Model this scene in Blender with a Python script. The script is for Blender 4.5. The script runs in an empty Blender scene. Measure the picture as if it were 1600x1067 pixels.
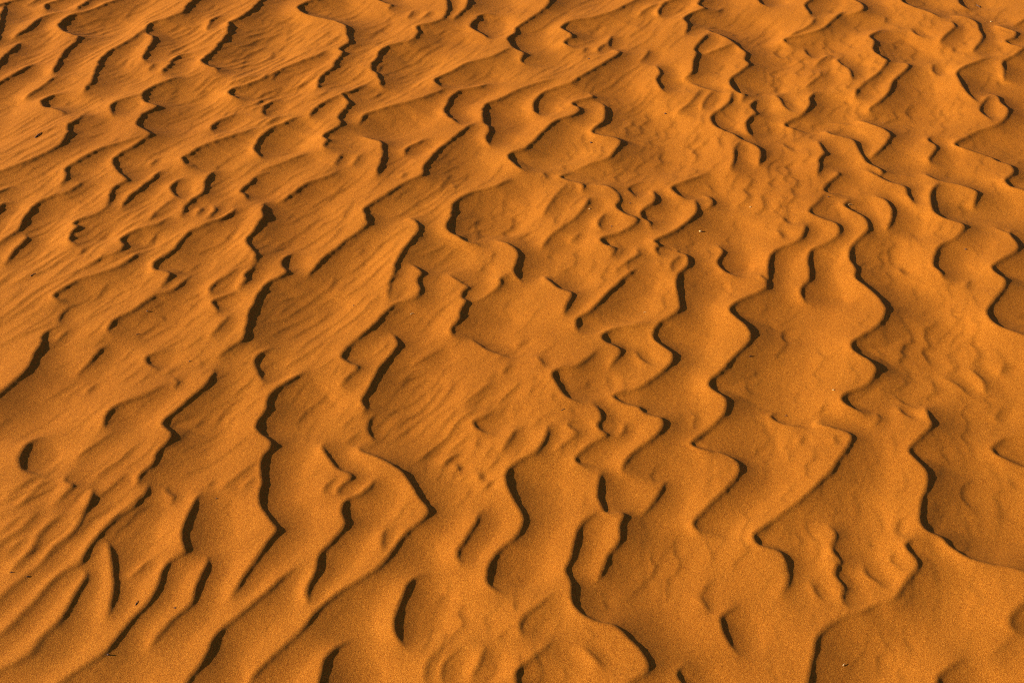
import bpy, math, random
import numpy as np

# ------------------------------------------------------------------ camera, sky, sun, exposure
sc = bpy.context.scene
cd = bpy.data.cameras.new('camera'); cam = bpy.data.objects.new('camera', cd)
sc.collection.objects.link(cam); sc.camera = cam
cam.location = (0, 0, 1.7)
cam.rotation_euler = (math.radians(90 - 33), 0, 0)
cd.sensor_width = 36; cd.sensor_fit = 'HORIZONTAL'
cd.lens = 18 / math.tan(math.radians(20))
sc.cycles.use_denoising = False; sc.cycles.pixel_filter_type = 'BLACKMAN_HARRIS'; sc.cycles.filter_width = 1.1
cd.clip_start = .05; cd.clip_end = 3000

SUN_EL, SUN_AZ = 21.0, -98.0          # azimuth from +Y, clockwise: -90 is screen left
W = bpy.data.worlds.new('World'); sc.world = W; W.use_nodes = True
nt = W.node_tree; nt.nodes.clear()
bg = nt.nodes.new('ShaderNodeBackground'); so = nt.nodes.new('ShaderNodeOutputWorld')
sky = nt.nodes.new('ShaderNodeTexSky'); sky.sky_type = 'NISHITA'; sky.sun_disc = False
sky.dust_density = 1.0; sky.ozone_density = 1.5; sky.air_density = .5; sky.sun_elevation = math.radians(SUN_EL); sky.sun_rotation = math.radians(SUN_AZ)
bg.inputs['Strength'].default_value = 0.05
nt.links.new(sky.outputs[0], bg.inputs[0]); nt.links.new(bg.outputs[0], so.inputs[0])
sl = bpy.data.lights.new('sun', 'SUN'); sun = bpy.data.objects.new('sun', sl); sc.collection.objects.link(sun)
sl.energy = 5.0; sl.angle = math.radians(0.5); sl.color = (1.0, .87, .70)
az = math.radians(SUN_AZ)
from mathutils import Vector
sdir = Vector((math.sin(az) * math.cos(math.radians(SUN_EL)), math.cos(az) * math.cos(math.radians(SUN_EL)), math.sin(math.radians(SUN_EL))))
sun.rotation_euler = sdir.to_track_quat('Z', 'Y').to_euler()
sun.location = sdir * 20
vs = sc.view_settings
vs.view_transform = 'Standard'; vs.look = 'None'; vs.exposure = 1.22; vs.gamma = 1; vs.use_curve_mapping = False

# ------------------------------------------------------------------ ripple crests on the ground, mm: x y width(0.1 mm)
# every line runs so that its steep lee side lies on the left hand of the line
CRESTS = """
-1685 4877 34,-1734 4822 56,-1764 4789 56,-1785 4748 56,-1824 4675 33
-1544 4882 34,-1593 4822 56,-1627 4781 112,-1626 4748 167,-1612 4716 55
-1453 4907 34,-1487 4805 56,-1506 4748 112,-1504 4716 55
-1343 4895 34,-1390 4822 56,-1427 4765 112,-1463 4708 111,-1502 4669 220,-1526 4614 327,-1528 4561 432,-1502 4523 268,-1463 4486 107,-1435 4461 159,-1432 4421 211,-1445 4349 260,-1444 4267 205,-1436 4153 150
-1555 4700 55,-1599 4661 55,-1620 4561 108,-1636 4486 107,-1657 4442 106
-1615 4423 316,-1619 4385 209,-1624 4322 155,-1630 4273 205,-1630 4240 204,-1629 3886 114
-1520 4240 204,-1534 4206 152,-1554 4153 100,-1582 4083 99,-1667 3872 57
-1418 4134 50,-1449 4032 73,-1473 3971 73
-1077 4949 173,-1107 4822 282,-1123 4756 335,-1130 4677 165,-1168 4622 109,-1196 4599 109,-1222 4568 216,-1224 4516 321,-1208 4479 160,-1185 4457 265,-1177 4406 315,-1179 4322 259,-1179 4273 256,-1164 4240 102
-1138 4226 102,-1137 4173 50
-1045 4322 52,-1070 4294 154,-1082 4226 152,-1095 4140 150
-1218 4523 54,-1242 4464 53,-1268 4392 52,-1296 4335 156,-1310 4287 257,-1306 4186 252,-1298 4134 200,-1291 4057 98,-1300 3995 49
-1000 4661 220,-1017 4630 164,-1026 4531 107
-1033 4108 149,-1057 4076 148,-1092 4032 147,-1110 3983 194,-1105 3935 240,-1078 3899 143,-1050 3882 238,-1051 3864 142,-1074 3818 141,-1083 3761 185,-1062 3717 138,-1033 3690 183,-1026 3679 91,-1044 3636 136,-1061 3594 134,-1084 3558 133,-1092 3508 264,-1072 3461 218,-1048 3421 173,-1028 3392 86,-1050 3354 85,-1053 3317 126,-1045 3263 42,-1062 3214 41,-1091 3183 82,-1109 3157 122,-1098 3140 162,-1101 3098 160,-1091 3065 119,-1072 3045 79
-1363 4002 97,-1392 3983 194,-1409 3941 289,-1393 3899 286,-1353 3876 142,-1320 3841 94,-1314 3829 47
-1251 3812 141,-1261 3761 185,-1271 3728 230,-1256 3663 227,-1258 3610 135,-1280 3558 89,-1319 3508 88,-1358 3463 65,-1384 3435 43,-1493 3323 25
-1120 3959 48,-1164 3923 48,-1185 3887 143,-1181 3852 142,-1164 3812 47
-1045 3663 45,-1091 3626 45,-1143 3579 89,-1180 3518 88,-1210 3461 87,-1197 3431 130,-1197 3383 43,-1200 3354 42
-806 3841 47,-842 3801 94,-865 3761 139,-862 3734 92,-851 3712 46
-737 3728 46,-775 3679 46,-815 3647 91,-861 3600 90,-889 3558 133,-905 3528 177,-889 3493 131,-880 3488 44
-797 4121 50,-833 4095 50,-866 4057 49
-1642 4912 34,-1678 4822 56,-1697 4773 56
-1774 4783 101,-1734 4599 163,-1721 4538 215,-1685 4369 125
-979 3543 44,-990 3503 66
-848 4966 174,-876 4822 282,-885 4773 224,-890 4732 223,-927 4614 164,-953 4576 379,-942 4508 374,-948 4421 369,-959 4335 311,-978 4267 307,-988 4240 255,-954 4193 151,-927 4180 101,-916 4147 50
-600 4322 52,-617 4287 51,-661 4233 102,-706 4186 101,-748 4127 100,-789 4070 99,-831 4026 147,-857 4002 292,-847 3971 193,-813 3941 96
-631 4882 68,-689 4822 113,-729 4781 224,-744 4740 390,-718 4692 276,-670 4653 165,-622 4622 109,-574 4576 162,-552 4523 375,-539 4435 317,-528 4385 262,-554 4329 207,-540 4294 257,-554 4233 203,-563 4173 201,-591 4108 199,-593 4057 148,-584 4020 49
-532 4912 69,-463 4822 113,-438 4789 112,-420 4765 112,-428 4732 56
-273 5005 70,-234 4822 113,-221 4756 168,-220 4677 110,-239 4599 54,-291 4553 108,-315 4538 215,-309 4486 160,-331 4413 53,-377 4385 105,-415 4342 312,-429 4253 255,-441 4186 252,-419 4134 250,-405 4083 198,-397 4032 147
-158 5028 210,-153 4822 339,-151 4756 223,-171 4684 110,-201 4606 54
-66 4692 166,-99 4684 221,-130 4599 217,-135 4546 269,-107 4508 160,-69 4449 53
0 4349 52,-51 4280 51,-102 4240 51,-142 4213 101,-185 4153 150,-233 4095 198,-234 4070 247,-213 4032 147
-196 4026 49,-251 3959 97,-297 3923 48,-343 3893 95,-388 3864 95,-424 3835 141,-445 3756 93
-74 4076 148,-98 4045 147,-147 4020 147,-179 3971 145,-189 3923 192,-197 3864 189,-173 3806 94,-144 3761 46
-456 4045 98,-485 3983 97,-510 3965 97,-489 3923 96,-482 3899 191,-495 3841 189,-502 3795 140,-489 3761 93,-513 3706 92,-531 3674 182,-520 3642 136,-523 3605 90,-510 3589 89
-511 3953 48,-550 3917 96,-574 3870 142,-587 3801 47
-698 3947 48,-724 3923 144,-736 3876 142,-720 3818 47
-618 3806 47,-659 3761 93,-694 3717 138,-713 3663 182,-717 3600 134,-708 3568 134,-681 3538 44
-743 3959 97,-764 3905 95
-676 3818 94,-710 3750 46
-470 3568 134,-481 3488 88
-435 3695 46,-400 3668 91,-371 3642 90,-358 3589 134,-355 3548 177,-357 3498 132,-357 3461 174,-360 3416 86
-236 3663 45,-288 3610 135,-298 3558 44
-111 3761 185,-133 3717 138,-172 3642 136,-209 3558 178,-232 3488 219,-237 3461 218,-237 3426 173,-274 3387 128,-317 3326 127,-347 3281 125,-376 3236 165,-373 3201 246,-366 3166 203,-368 3140 121,-399 3086 120,-433 3025 118,-458 2973 117,-482 2908 76,-495 2892 38
-566 3568 45,-636 3498 44,-679 3461 65
-418 3558 44,-433 3488 44
-282 4692 55,-301 4630 55
-339 4724 56,-356 4645 55
140 5028 105,136 4822 169,134 4765 168,94 4677 165,49 4599 163,19 4546 269,13 4493 107,-5 4464 265,-8 4421 316,5 4364 208,41 4315 103,31 4253 153,48 4226 51
515 4907 34,446 4822 56,355 4708 55,285 4653 55,218 4622 109,190 4599 163,170 4546 215,197 4493 160,202 4464 106,174 4413 79,201 4378 52
510 4773 56,467 4724 56,431 4661 55
646 4877 34,575 4814 56,539 4781 112,510 4708 166,508 4661 55
712 4995 105,665 4805 169,655 4765 112,672 4724 111,623 4677 220,589 4614 218,596 4553 108,577 4471 53
742 4773 224,717 4724 111,681 4700 111
850 4981 104,870 4822 169,875 4781 112,894 4756 56
660 4546 215,669 4508 267,687 4486 160,721 4421 158,748 4342 104,758 4308 155,746 4253 153,753 4213 152,717 4153 100,679 4095 198,675 4045 245,693 3983 145,708 3983 73,690 3923 48
657 4479 53,626 4413 105,594 4335 156,598 4301 206,579 4226 254,566 4147 200,537 4108 50
727 4385 52,675 4342 104,618 4301 103
337 4508 160,319 4421 211,321 4378 105
310 4413 53,284 4364 104,285 4329 52
246 4385 52,231 4335 52
451 4364 156,433 4308 155,412 4260 102
333 4349 52,352 4322 103,306 4240 102,262 4173 101,213 4102 99,182 4057 148,142 4032 98,97 3995 146,72 3935 192,69 3870 142,82 3841 47
129 4095 50,89 4070 49,39 4026 49,0 3983 97,-38 3941 96,-76 3905 191,-83 3852 236,-79 3784 186,-60 3728 138,-71 3674 137,-61 3626 90
239 4014 146,247 3971 97,207 3941 96,184 3917 96,204 3870 190,178 3818 94,135 3784 93,101 3728 138,68 3652 136,36 3594 134,0 3568 312,-4 3528 309,22 3478 218,35 3461 174
260 3947 144,280 3911 239,277 3829 235,266 3784 186,232 3723 184,261 3695 137,296 3679 137,311 3652 181,291 3589 134,270 3543 133,229 3518 44,175 3478 44
461 4213 203,466 4153 150,451 4095 198,460 4032 147,470 4008 49
554 4083 49,588 4039 74,633 4002 49
743 3959 145,715 3899 95,721 3841 94,697 3806 187,681 3756 185,683 3706 138,694 3685 46
671 3995 49,650 3911 48,592 3829 71,584 3801 94,595 3739 92,631 3695 91,653 3652 91,687 3610 90,696 3579 134,685 3518 88,676 3488 44
614 4008 49,581 3935 48,567 3876 47
647 3642 45,626 3589 89,611 3508 88,596 3461 44
579 4020 34,537 3923 34,492 3864 33
1157 4934 69,1079 4822 113,1022 4740 167,1022 4661 110,1022 4630 55
1149 4912 69,1192 4822 113,1223 4756 168,1213 4692 166,1171 4661 55,1131 4653 55
1141 4677 110,1084 4584 163,1033 4508 107,955 4464 106,900 4435 211,909 4406 105
1036 4614 55,1000 4538 54,924 4464 53
959 4392 210,959 4335 156,967 4294 51
1458 5005 105,1384 4822 169,1371 4789 225,1393 4740 167,1426 4692 111,1463 4622 55
1599 5005 140,1582 4822 226,1579 4789 169,1601 4748 112
1513 4669 55,1552 4630 109,1573 4568 162,1561 4493 160,1555 4435 106,1486 4308 52
1491 4584 108,1486 4523 161,1435 4449 106,1401 4392 157
1345 4538 54,1348 4486 107,1368 4457 53
1636 4561 162,1661 4516 107,1679 4486 160,1658 4435 106,1623 4406 105,1633 4371 104,1663 4349 52,1811 4246 31
1913 4629 66,1659 4335 104,1612 4280 103,1564 4233 203,1549 4173 151,1530 4108 99
1833 4717 33,1747 4622 55,1698 4568 54
1244 4523 54,1186 4449 106,1192 4406 158,1171 4322 259,1186 4260 153,1195 4233 102,1143 4134 100,1095 4070 99,1056 4014 146,1038 3959 97
1222 4240 51,1258 4219 152,1242 4173 151,1182 4083 148,1147 3995 146,1102 3923 144,1068 3887 143,1061 3864 95
1524 4260 51,1439 4193 101,1392 4140 150,1381 4070 247,1380 3995 194,1393 3917 96
1345 4240 102,1329 4186 101,1331 4147 50
926 4008 146,902 3959 145,894 3911 143,858 3841 141,819 3806 140,797 3773 186,831 3739 46
802 3995 49,811 3959 193,815 3899 95,829 3864 47
942 3812 47,995 3795 47
907 3739 231,917 3706 138,948 3679 91,971 3658 136,973 3600 179,975 3548 177,980 3508 220,1009 3461 131,992 3421 86
1020 3806 47,1046 3773 139,1071 3739 185,1084 3695 183,1064 3647 136,1022 3579 89,991 3538 133
1452 4008 49,1472 3977 97,1466 3923 96,1474 3876 142,1452 3818 94,1405 3761 93,1345 3728 92,1284 3674 91,1255 3642 226,1281 3610 135,1336 3568 89,1346 3543 89,1376 3508 88,1368 3461 87,1333 3416 129,1334 3383 128,1361 3359 85,1474 3260 50
1446 3971 48,1387 3864 95,1401 3795 47
1201 3706 183,1189 3674 137,1199 3626 135,1183 3589 89,1161 3553 178,1159 3528 88
870 3652 91,870 3589 134,871 3558 89,848 3518 176,841 3478 131,824 3421 43
768 3652 91,785 3605 90
1288 4669 110,1271 4606 54
1438 4364 104,1429 4329 52
1021 4308 52,963 4213 51
1047 4280 51,1042 4240 51,1061 4173 50,1056 4095 149
971 4173 50,964 4134 50,903 4045 49
-1141 3397 43,-1156 3354 85,-1180 3317 84,-1223 3290 126,-1238 3254 249,-1241 3209 247,-1243 3157 244,-1243 3132 161,-1255 3102 80,-1271 3065 40,-1340 2912 23
-1334 3368 85,-1347 3340 127,-1353 3331 85,-1440 3187 49
-1309 3290 126,-1326 3272 125,-1328 3236 124,-1338 2994 70
-1228 3119 40,-1215 3107 161,-1211 3082 160,-1222 3033 118,-1232 2961 77
-1053 3033 39,-1052 3001 39
-953 3460 217,-964 3411 129,-984 3345 85,-1005 3290 126,-1009 3236 41
-883 3416 86,-902 3383 171,-901 3345 212,-878 3303 168,-858 3290 84
-809 3460 217,-816 3402 172,-812 3354 170,-813 3317 84,-837 3267 83,-842 3183 41
-813 3249 41,-798 3236 83,-804 3192 41
-773 3258 125,-762 3218 82,-774 3170 41
-710 3240 166,-722 3201 123,-745 3166 81,-786 3123 81,-808 3094 120,-819 3049 158,-829 3001 117,-852 2961 155,-859 2938 193,-850 2915 115,-833 2908 57,-812 2896 76,-809 2870 76,-820 2826 37
-765 2889 114,-777 2851 75,-798 2811 37,-825 2793 74,-841 2765 111,-865 2726 73,-892 2699 72,-902 2665 108,-899 2645 36
-879 3290 42,-908 3227 41,-920 3166 41
-874 3183 41,-897 3136 40,-933 3115 80,-961 3082 120,-967 3061 119,-948 3025 118,-960 2993 39,-992 2961 39,-1027 2930 38
-908 3005 78,-916 2969 78,-938 2930 38,-975 2892 57,-1021 2863 76,-1048 2822 112,-1061 2797 112,-1043 2776 111
-1008 2765 111,-1024 2733 183,-1024 2706 145,-1017 2685 72
-991 2665 144,-998 2649 143,-1012 2608 106
-1017 2679 36,-1038 2652 72,-1041 2625 107,-1035 2608 106,-1036 2562 175,-1035 2494 137,-1050 2452 102,-1069 2402 100,-1076 2382 100,-1122 2251 58
-652 2923 38,-688 2863 76,-702 2833 113,-698 2804 37
-642 2815 75,-672 2790 74,-689 2772 111,-675 2747 147,-669 2720 73
-639 2706 73,-657 2645 71,-667 2619 35
-796 2730 110,-786 2706 73
-652 3460 43,-690 3421 65,-701 3378 128,-717 3336 127,-699 3313 126,-684 3285 42
-642 3267 167,-640 3227 289,-633 3183 245,-642 3107 120,-654 3082 199,-654 3057 198,-625 2993 117,-615 2969 78,-616 2934 38,-630 2889 114,-623 2870 76,-637 2826 37
-469 3455 43,-488 3426 65,-523 3397 86,-554 3364 85,-581 3313 84,-612 3263 42
-534 3017 79,-552 2977 117,-552 2946 116,-535 2908 115,-541 2892 114,-572 2848 151,-585 2804 223,-588 2761 221,-594 2720 182,-591 2652 143,-591 2608 106,-614 2578 88,-628 2556 70,-635 2537 35
-262 3192 41,-245 3175 122,-230 3123 121,-246 3065 119,-263 3009 157,-279 2938 116,-276 2923 77,-284 2870 38,-284 2790 37
-248 2965 39,-232 2946 116,-210 2908 76,-222 2877 57,-212 2833 75,-223 2790 37,-265 2765 55,-285 2733 110,-309 2672 108,-341 2619 71,-348 2608 35,-364 2569 87,-367 2547 87,-349 2525 52,-329 2509 52,-347 2470 51,-361 2440 34
0 3416 86,-43 3373 85,-85 3350 42,-130 3308 126,-150 3272 209,-152 3209 247,-162 3157 203,-155 3119 161,-128 3090 120,-107 3069 60,-87 3065 40,-79 3045 40
-36 3086 80,0 3049 119,18 3009 157,16 2969 155,8 2915 115,28 2870 57
-153 2915 38,-121 2870 38,-102 2848 38,-112 2819 93,-112 2797 37,-102 2779 111,-114 2740 147,-116 2706 145,-133 2665 144,-128 2639 143
0 2900 38,-23 2885 76,-26 2855 75,-52 2815 37,-78 2790 37,-100 2779 37
-273 2662 72,-257 2639 143,-249 2608 141,-256 2575 123,-280 2519 138,-290 2476 171,-302 2422 134,-310 2393 133,-301 2365 99,-306 2348 66
-91 2639 71,-71 2612 71,-53 2588 70,-24 2569 70,0 2553 105
-286 3440 43,-293 3411 43
87 3460 87,97 3421 43
161 3460 87,134 3431 216,155 3411 172,184 3392 64,192 3373 64,189 3345 42
197 3387 43,239 3383 64,256 3373 85,279 3336 42,285 3290 42,274 3254 83,288 3218 62,319 3183 61,312 3149 41,281 3115 60,248 3094 80,223 3073 199,233 3045 119,256 3033 59,242 2985 58
349 3421 43,314 3378 85,322 3336 85,329 3317 42
376 3359 128,381 3308 126,372 3276 83,337 3231 124,336 3196 82,351 3175 82,352 3140 81
535 3460 43,473 3411 86,431 3378 171,440 3336 127,463 3308 84
485 3303 84,483 3245 124,473 3209 123,438 3153 122,401 3107 120,358 3065 159,364 3045 119,356 3025 79,363 2993 39
509 3345 42,526 3326 127,530 3290 126,511 3258 83,489 3245 124
243 3218 41,224 3166 61,228 3123 40
206 3308 63,196 3263 62,164 3192 41,125 3140 40,92 3090 40,75 3041 40
418 3037 79,409 3025 79,430 3001 78,429 2954 77,399 2900 76,392 2848 113,391 2790 111,387 2747 110,364 2713 73,336 2685 108,318 2645 107,319 2619 106,325 2608 106,347 2572 105,354 2556 140,349 2525 104,325 2488 68,295 2452 68,262 2422 67,234 2411 67,214 2399 134,226 2382 66,246 2365 83,264 2356 99,272 2336 66,291 2325 33,309 2309 130,304 2276 129,277 2239 96,246 2208 95,222 2172 125,214 2147 93
513 3069 119,524 3033 118,505 2985 156,506 2950 155,522 2923 77,550 2904 57
595 2900 76,606 2870 114
77 2911 38,91 2877 114,113 2837 113,142 2811 75,133 2768 74,120 2713 73
304 2938 58,274 2892 76,240 2833 94,207 2776 111,179 2726 91,152 2699 109,148 2672 180,150 2645 107
310 2679 36,259 2665 36,222 2652 72,205 2632 142,205 2608 141,229 2588 70,241 2569 87,225 2531 52,206 2500 34
414 2993 39,391 2961 39,383 2915 38
311 3033 39,310 2993 39,249 2923 27
36 2625 36,11 2608 35
150 3383 30,118 3317 29,82 3218 29
173 3123 40,147 3073 40
883 3460 130,887 3435 87,846 3378 85,827 3336 127,854 3313 63
826 3317 42,801 3272 42,767 3214 82,795 3175 61,823 3149 81,826 3115 121,810 3082 60,766 3041 40,740 3025 118,723 2977 156,718 2923 153,709 2885 76,685 2848 113,680 2826 112,683 2790 56
966 3460 43,992 3421 86,1015 3387 86,1046 3359 128,1043 3308 126,1049 3263 83
888 3290 84,866 3254 125,889 3214 82,903 3183 82,904 3140 121,891 3107 120,858 3065 79,833 3017 157,825 2977 156,829 2930 154,821 2885 152,836 2848 151,853 2804 149,860 2754 184,849 2713 145,819 2665 108,783 2632 107,757 2608 106,748 2581 140,760 2556 157,779 2531 139,785 2500 172,764 2458 119,738 2431 101,708 2416 117,690 2393 150,695 2370 132,729 2342 66
959 3308 63,978 3281 84,984 3236 124,970 3175 122,943 3123 60
1048 3460 43,1093 3445 43
1123 3455 87,1152 3407 86,1197 3383 86,1234 3345 127,1228 3317 126,1200 3254 83
1145 3387 43,1117 3345 127,1099 3290 126,1087 3218 124,1099 3183 123,1129 3157 81,1145 3140 121,1133 3111 80,1103 3073 40,1064 3045 79,1041 3009 118,1021 2946 154,1030 2915 77,1030 2885 38
746 3149 81,736 3107 120,715 3065 79,666 3033 59,638 3001 117,623 2954 116,613 2892 114,605 2863 113,597 2837 75,550 2797 74,517 2768 111,502 2740 147,512 2706 182,529 2672 180,535 2639 143,527 2608 106,487 2550 104,448 2488 137,424 2458 170,421 2434 169,447 2393 167,446 2365 132,436 2336 98,408 2298 81,379 2265 80,360 2239 127,380 2223 79,411 2213 79,437 2192 94,446 2167 125,438 2137 108,419 2107 92,380 2060 90,352 2024 74,339 2002 118,347 1980 59
1263 3136 121,1252 3107 120,1255 3049 119,1241 3017 79,1198 2977 78,1159 2938 116,1159 2911 153,1172 2877 114,1158 2840 150,1124 2790 148,1092 2740 183,1086 2706 145,1097 2672 108,1140 2635 71,1234 2555 42
1228 3149 61,1249 3111 40
696 3192 82,703 3157 61
673 3123 40,678 3082 40
941 2961 39,946 2930 58
1091 2885 38,1070 2848 38
-888 2607 53,-901 2588 106,-909 2550 104,-918 2519 52,-934 2488 34
-747 2578 35,-776 2566 70,-793 2547 174,-777 2519 138,-752 2500 69
-726 2497 103,-737 2485 68
-715 2467 102,-704 2446 68,-706 2422 34
-726 2440 34,-745 2416 34,-766 2393 50,-789 2376 83,-812 2359 99,-825 2331 115,-823 2298 97,-818 2284 32
-635 2497 172,-636 2464 170,-643 2428 135,-665 2385 100,-688 2336 98,-702 2309 130,-701 2292 129,-681 2268 129,-677 2255 128,-681 2234 127,-693 2202 126,-695 2167 125,-712 2132 92,-712 2103 46
-694 2117 46,-691 2079 61,-699 2060 90,-704 2041 90,-715 2024 89,-737 1989 88,-753 1949 73,-760 1918 72,-763 1884 43,-783 1863 28,-799 1839 42,-815 1794 41,-834 1748 41,-845 1721 40,-856 1704 27,-907 1626 16
-949 2265 64,-959 2249 128,-965 2223 222,-963 2192 251,-949 2157 217,-928 2144 62,-911 2137 93,-913 2129 31
-855 2137 124,-855 2117 123,-841 2107 92,-833 2098 92,-845 2064 60,-857 2041 30
-883 2127 62,-905 2083 30,-917 2041 30
-913 2132 46,-938 2093 30,-954 2064 30
-799 2276 32,-817 2244 32,-836 2218 47,-854 2190 31
-802 2098 61,-793 2083 61,-787 2050 90,-791 2024 60,-794 1984 59,-802 1957 44,-821 1931 43,-827 1910 29,-833 1882 28,-852 1847 28,-869 1818 28,-881 1786 28,-919 1690 16
-741 2137 31,-756 2107 31,-776 2079 45
-659 2112 92,-655 2093 61,-637 2074 91,-641 2055 30
-589 2083 91,-593 2055 90,-596 2024 89,-599 1984 88,-596 1949 102,-584 1918 72,-586 1910 43,-607 1888 57,-613 1863 85,-614 1826 84,-622 1786 69,-644 1736 81,-659 1695 67,-668 1669 53,-691 1643 52,-711 1620 52,-726 1600 52,-781 1530 30
-882 2458 51,-895 2428 34
-572 2122 31,-580 2103 31
-499 2172 31,-524 2132 31,-549 2098 31
-493 2127 22,-512 2093 21
-529 2588 70,-546 2569 105,-554 2543 139,-545 2506 138,-531 2470 102,-520 2449 51
-440 2488 68,-460 2470 102,-483 2440 101,-499 2413 168,-504 2387 266,-502 2353 264,-514 2309 195,-510 2282 161,-479 2244 128,-473 2228 127,-484 2192 126,-485 2162 124,-481 2142 62,-475 2112 92,-475 2083 121,-470 2050 120,-457 2024 89,-442 1998 118,-427 1973 117,-440 1935 87,-452 1897 71,-469 1847 70,-484 1798 41
-276 2359 132,-289 2325 196,-290 2298 194,-276 2265 128,-269 2252 64
-148 2601 35,-189 2562 35,-222 2531 35
-376 2242 96,-371 2223 159,-351 2182 157,-332 2152 93,-315 2142 62,-305 2127 92,-318 2107 61,-328 2088 91,-324 2074 30
-305 2234 64,-291 2213 63,-264 2195 79,-237 2172 78,-207 2142 124,-186 2098 122,-169 2060 90,-157 2041 90,-153 2024 89,-165 1998 89,-193 1962 88,-215 1910 86,-233 1876 85,-269 1839 84,-300 1810 83,-331 1767 82,-350 1725 67,-373 1691 67,-399 1655 79,-416 1627 104,-423 1606 103
-260 2122 92,-271 2093 91,-290 2069 60,-310 2055 120,-313 2024 149,-303 1989 118,-322 1944 87,-341 1905 86,-343 1859 113,-352 1826 84,-352 1806 69,-346 1786 41
-339 2127 31,-351 2103 31,-355 2079 30
-33 2362 33,-56 2331 65,-75 2317 130,-71 2298 97,-55 2284 32,-29 2271 32
-108 2215 63,-123 2197 63,-131 2179 31
-107 2187 94,-100 2162 93
-37 2112 61,-49 2098 61
-62 2147 62,-55 2122 61
-304 2287 32,-329 2249 32
0 2525 35,-17 2488 34
-41 2458 34,-67 2422 34,-100 2382 33
76 2292 32,70 2249 64,50 2202 63,25 2182 63,0 2157 93,-6 2142 124,-9 2127 154,-3 2088 152,12 2045 120,21 2024 89,24 1993 118,9 1953 87,-17 1922 72,-34 1888 86,-41 1851 84,-38 1830 56,-11 1810 28
189 2569 35,166 2531 69,137 2500 69,99 2488 103,89 2470 170,101 2428 202,117 2390 100,146 2370 66
59 2550 52,72 2506 34
274 2581 105,279 2550 104,300 2519 52
169 2370 99,181 2342 164,184 2314 130,176 2292 81,180 2276 48,192 2260 48,165 2234 64,135 2202 95,128 2182 94,149 2159 62
234 2303 130,225 2271 96,209 2252 48
130 2309 33,117 2292 32,132 2265 32,105 2228 32,79 2208 32
177 2152 93,170 2117 184,166 2069 181,174 2036 120,176 2024 60,197 2025 60,211 2020 149,203 1989 133,197 1944 116,175 1905 115,161 1863 99,143 1834 56
299 2132 92,287 2098 92,265 2055 90,244 2024 89,238 2014 30
10 2287 65,3 2260 64,-10 2228 64,-17 2208 32
741 2350 49,753 2348 66,755 2328 49,734 2303 32
549 2365 50,536 2348 132,555 2323 82,579 2312 49,607 2301 49
622 2314 49,648 2295 81,676 2276 97,683 2260 128,670 2228 111,642 2182 94,618 2142 93,580 2098 92,542 2055 75,507 2024 60,471 1989 74,445 1962 117,449 1938 87,463 1931 72,484 1920 72,490 1901 86,491 1876 57,488 1839 42,465 1802 28
861 2370 83,856 2336 98,855 2303 130,837 2276 81,803 2239 111,788 2213 142,800 2177 141,807 2147 155,796 2103 137,776 2064 121,763 2024 119,758 1998 118,765 1973 88,785 1957 117,797 1929 116,822 1901 100,855 1886 57,881 1878 57,905 1863 85,984 1815 50
1154 2301 19,1032 2282 32,998 2276 32,978 2260 64,962 2244 112,964 2226 95,984 2208 63,1005 2192 31,1089 2129 18
802 2376 50,809 2348 82,821 2328 65
1026 2382 100,1006 2359 66,997 2336 33
996 2525 35,1011 2470 51,1001 2428 50
929 2494 34,952 2464 34,968 2422 34
801 2428 34,820 2393 33,842 2376 33
1077 2543 35,1054 2500 34
588 2271 32,578 2249 32
647 2260 32,646 2234 32
971 2152 47,967 2127 31
-744 1957 29,-727 1935 58,-713 1901 86,-698 1851 84,-689 1818 84,-685 1771 55,-685 1748 41
-757 1872 28,-746 1851 56,-753 1802 69,-758 1759 68,-766 1729 67,-782 1699 53,-789 1666 53,-808 1643 52,-832 1625 52,-900 1574 31
-544 1912 86,-541 1876 99,-547 1830 98,-548 1786 83,-571 1751 54,-590 1710 40,-605 1680 27
-646 1897 29,-660 1867 28,-675 1847 28
-832 2016 45,-857 1966 44,-860 1927 43,-871 1884 43,-881 1859 56
-879 2025 30,-895 1975 29,-918 1944 29,-924 1927 29,-962 1820 17
-884 1949 29,-906 1897 29
-376 1876 28,-400 1851 56,-418 1818 70,-441 1786 69,-463 1755 68,-481 1732 54,-495 1702 107,-499 1669 106,-505 1644 92,-518 1616 65,-522 1600 52,-543 1495 30
-57 2025 89,-65 1989 88,-84 1944 87,-95 1914 101,-88 1884 43
-147 1867 28,-174 1847 70,-186 1806 111,-195 1763 109,-195 1732 108,-186 1706 80,-176 1691 53
-273 1710 54,-290 1688 80,-305 1659 132,-307 1630 156,-309 1600 155,-316 1484 89
-229 1982 29,-233 1949 44,-230 1918 29
-125 1680 27,-136 1648 26,-140 1609 26
-82 1684 21,-108 1651 26,-111 1606 26
-42 1684 27,-50 1648 39,-65 1609 26
164 2025 30,133 1993 59,119 1949 87,109 1897 86,99 1867 99,104 1843 56,107 1826 112,107 1786 220,120 1757 164,146 1736 108,173 1727 81,195 1699 133,216 1666 145,225 1637 118,221 1620 52,201 1602 77,122 1532 45
69 1802 28,44 1771 41,24 1748 54,15 1725 67,21 1702 27
69 1691 27,47 1662 40,24 1641 52,10 1620 65,10 1600 64,10 1481 37
119 1680 27,142 1648 39,148 1630 39
328 1818 28,340 1771 41
391 1786 28,360 1755 82,359 1721 121,367 1688 66,380 1666 26
291 1644 26,277 1637 78,271 1620 117,278 1600 90,314 1498 52
352 1851 28,332 1822 28
586 2002 30,595 1971 44,580 1927 29,588 1893 57,573 1859 56,581 1826 56,573 1794 41,578 1771 41
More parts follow.
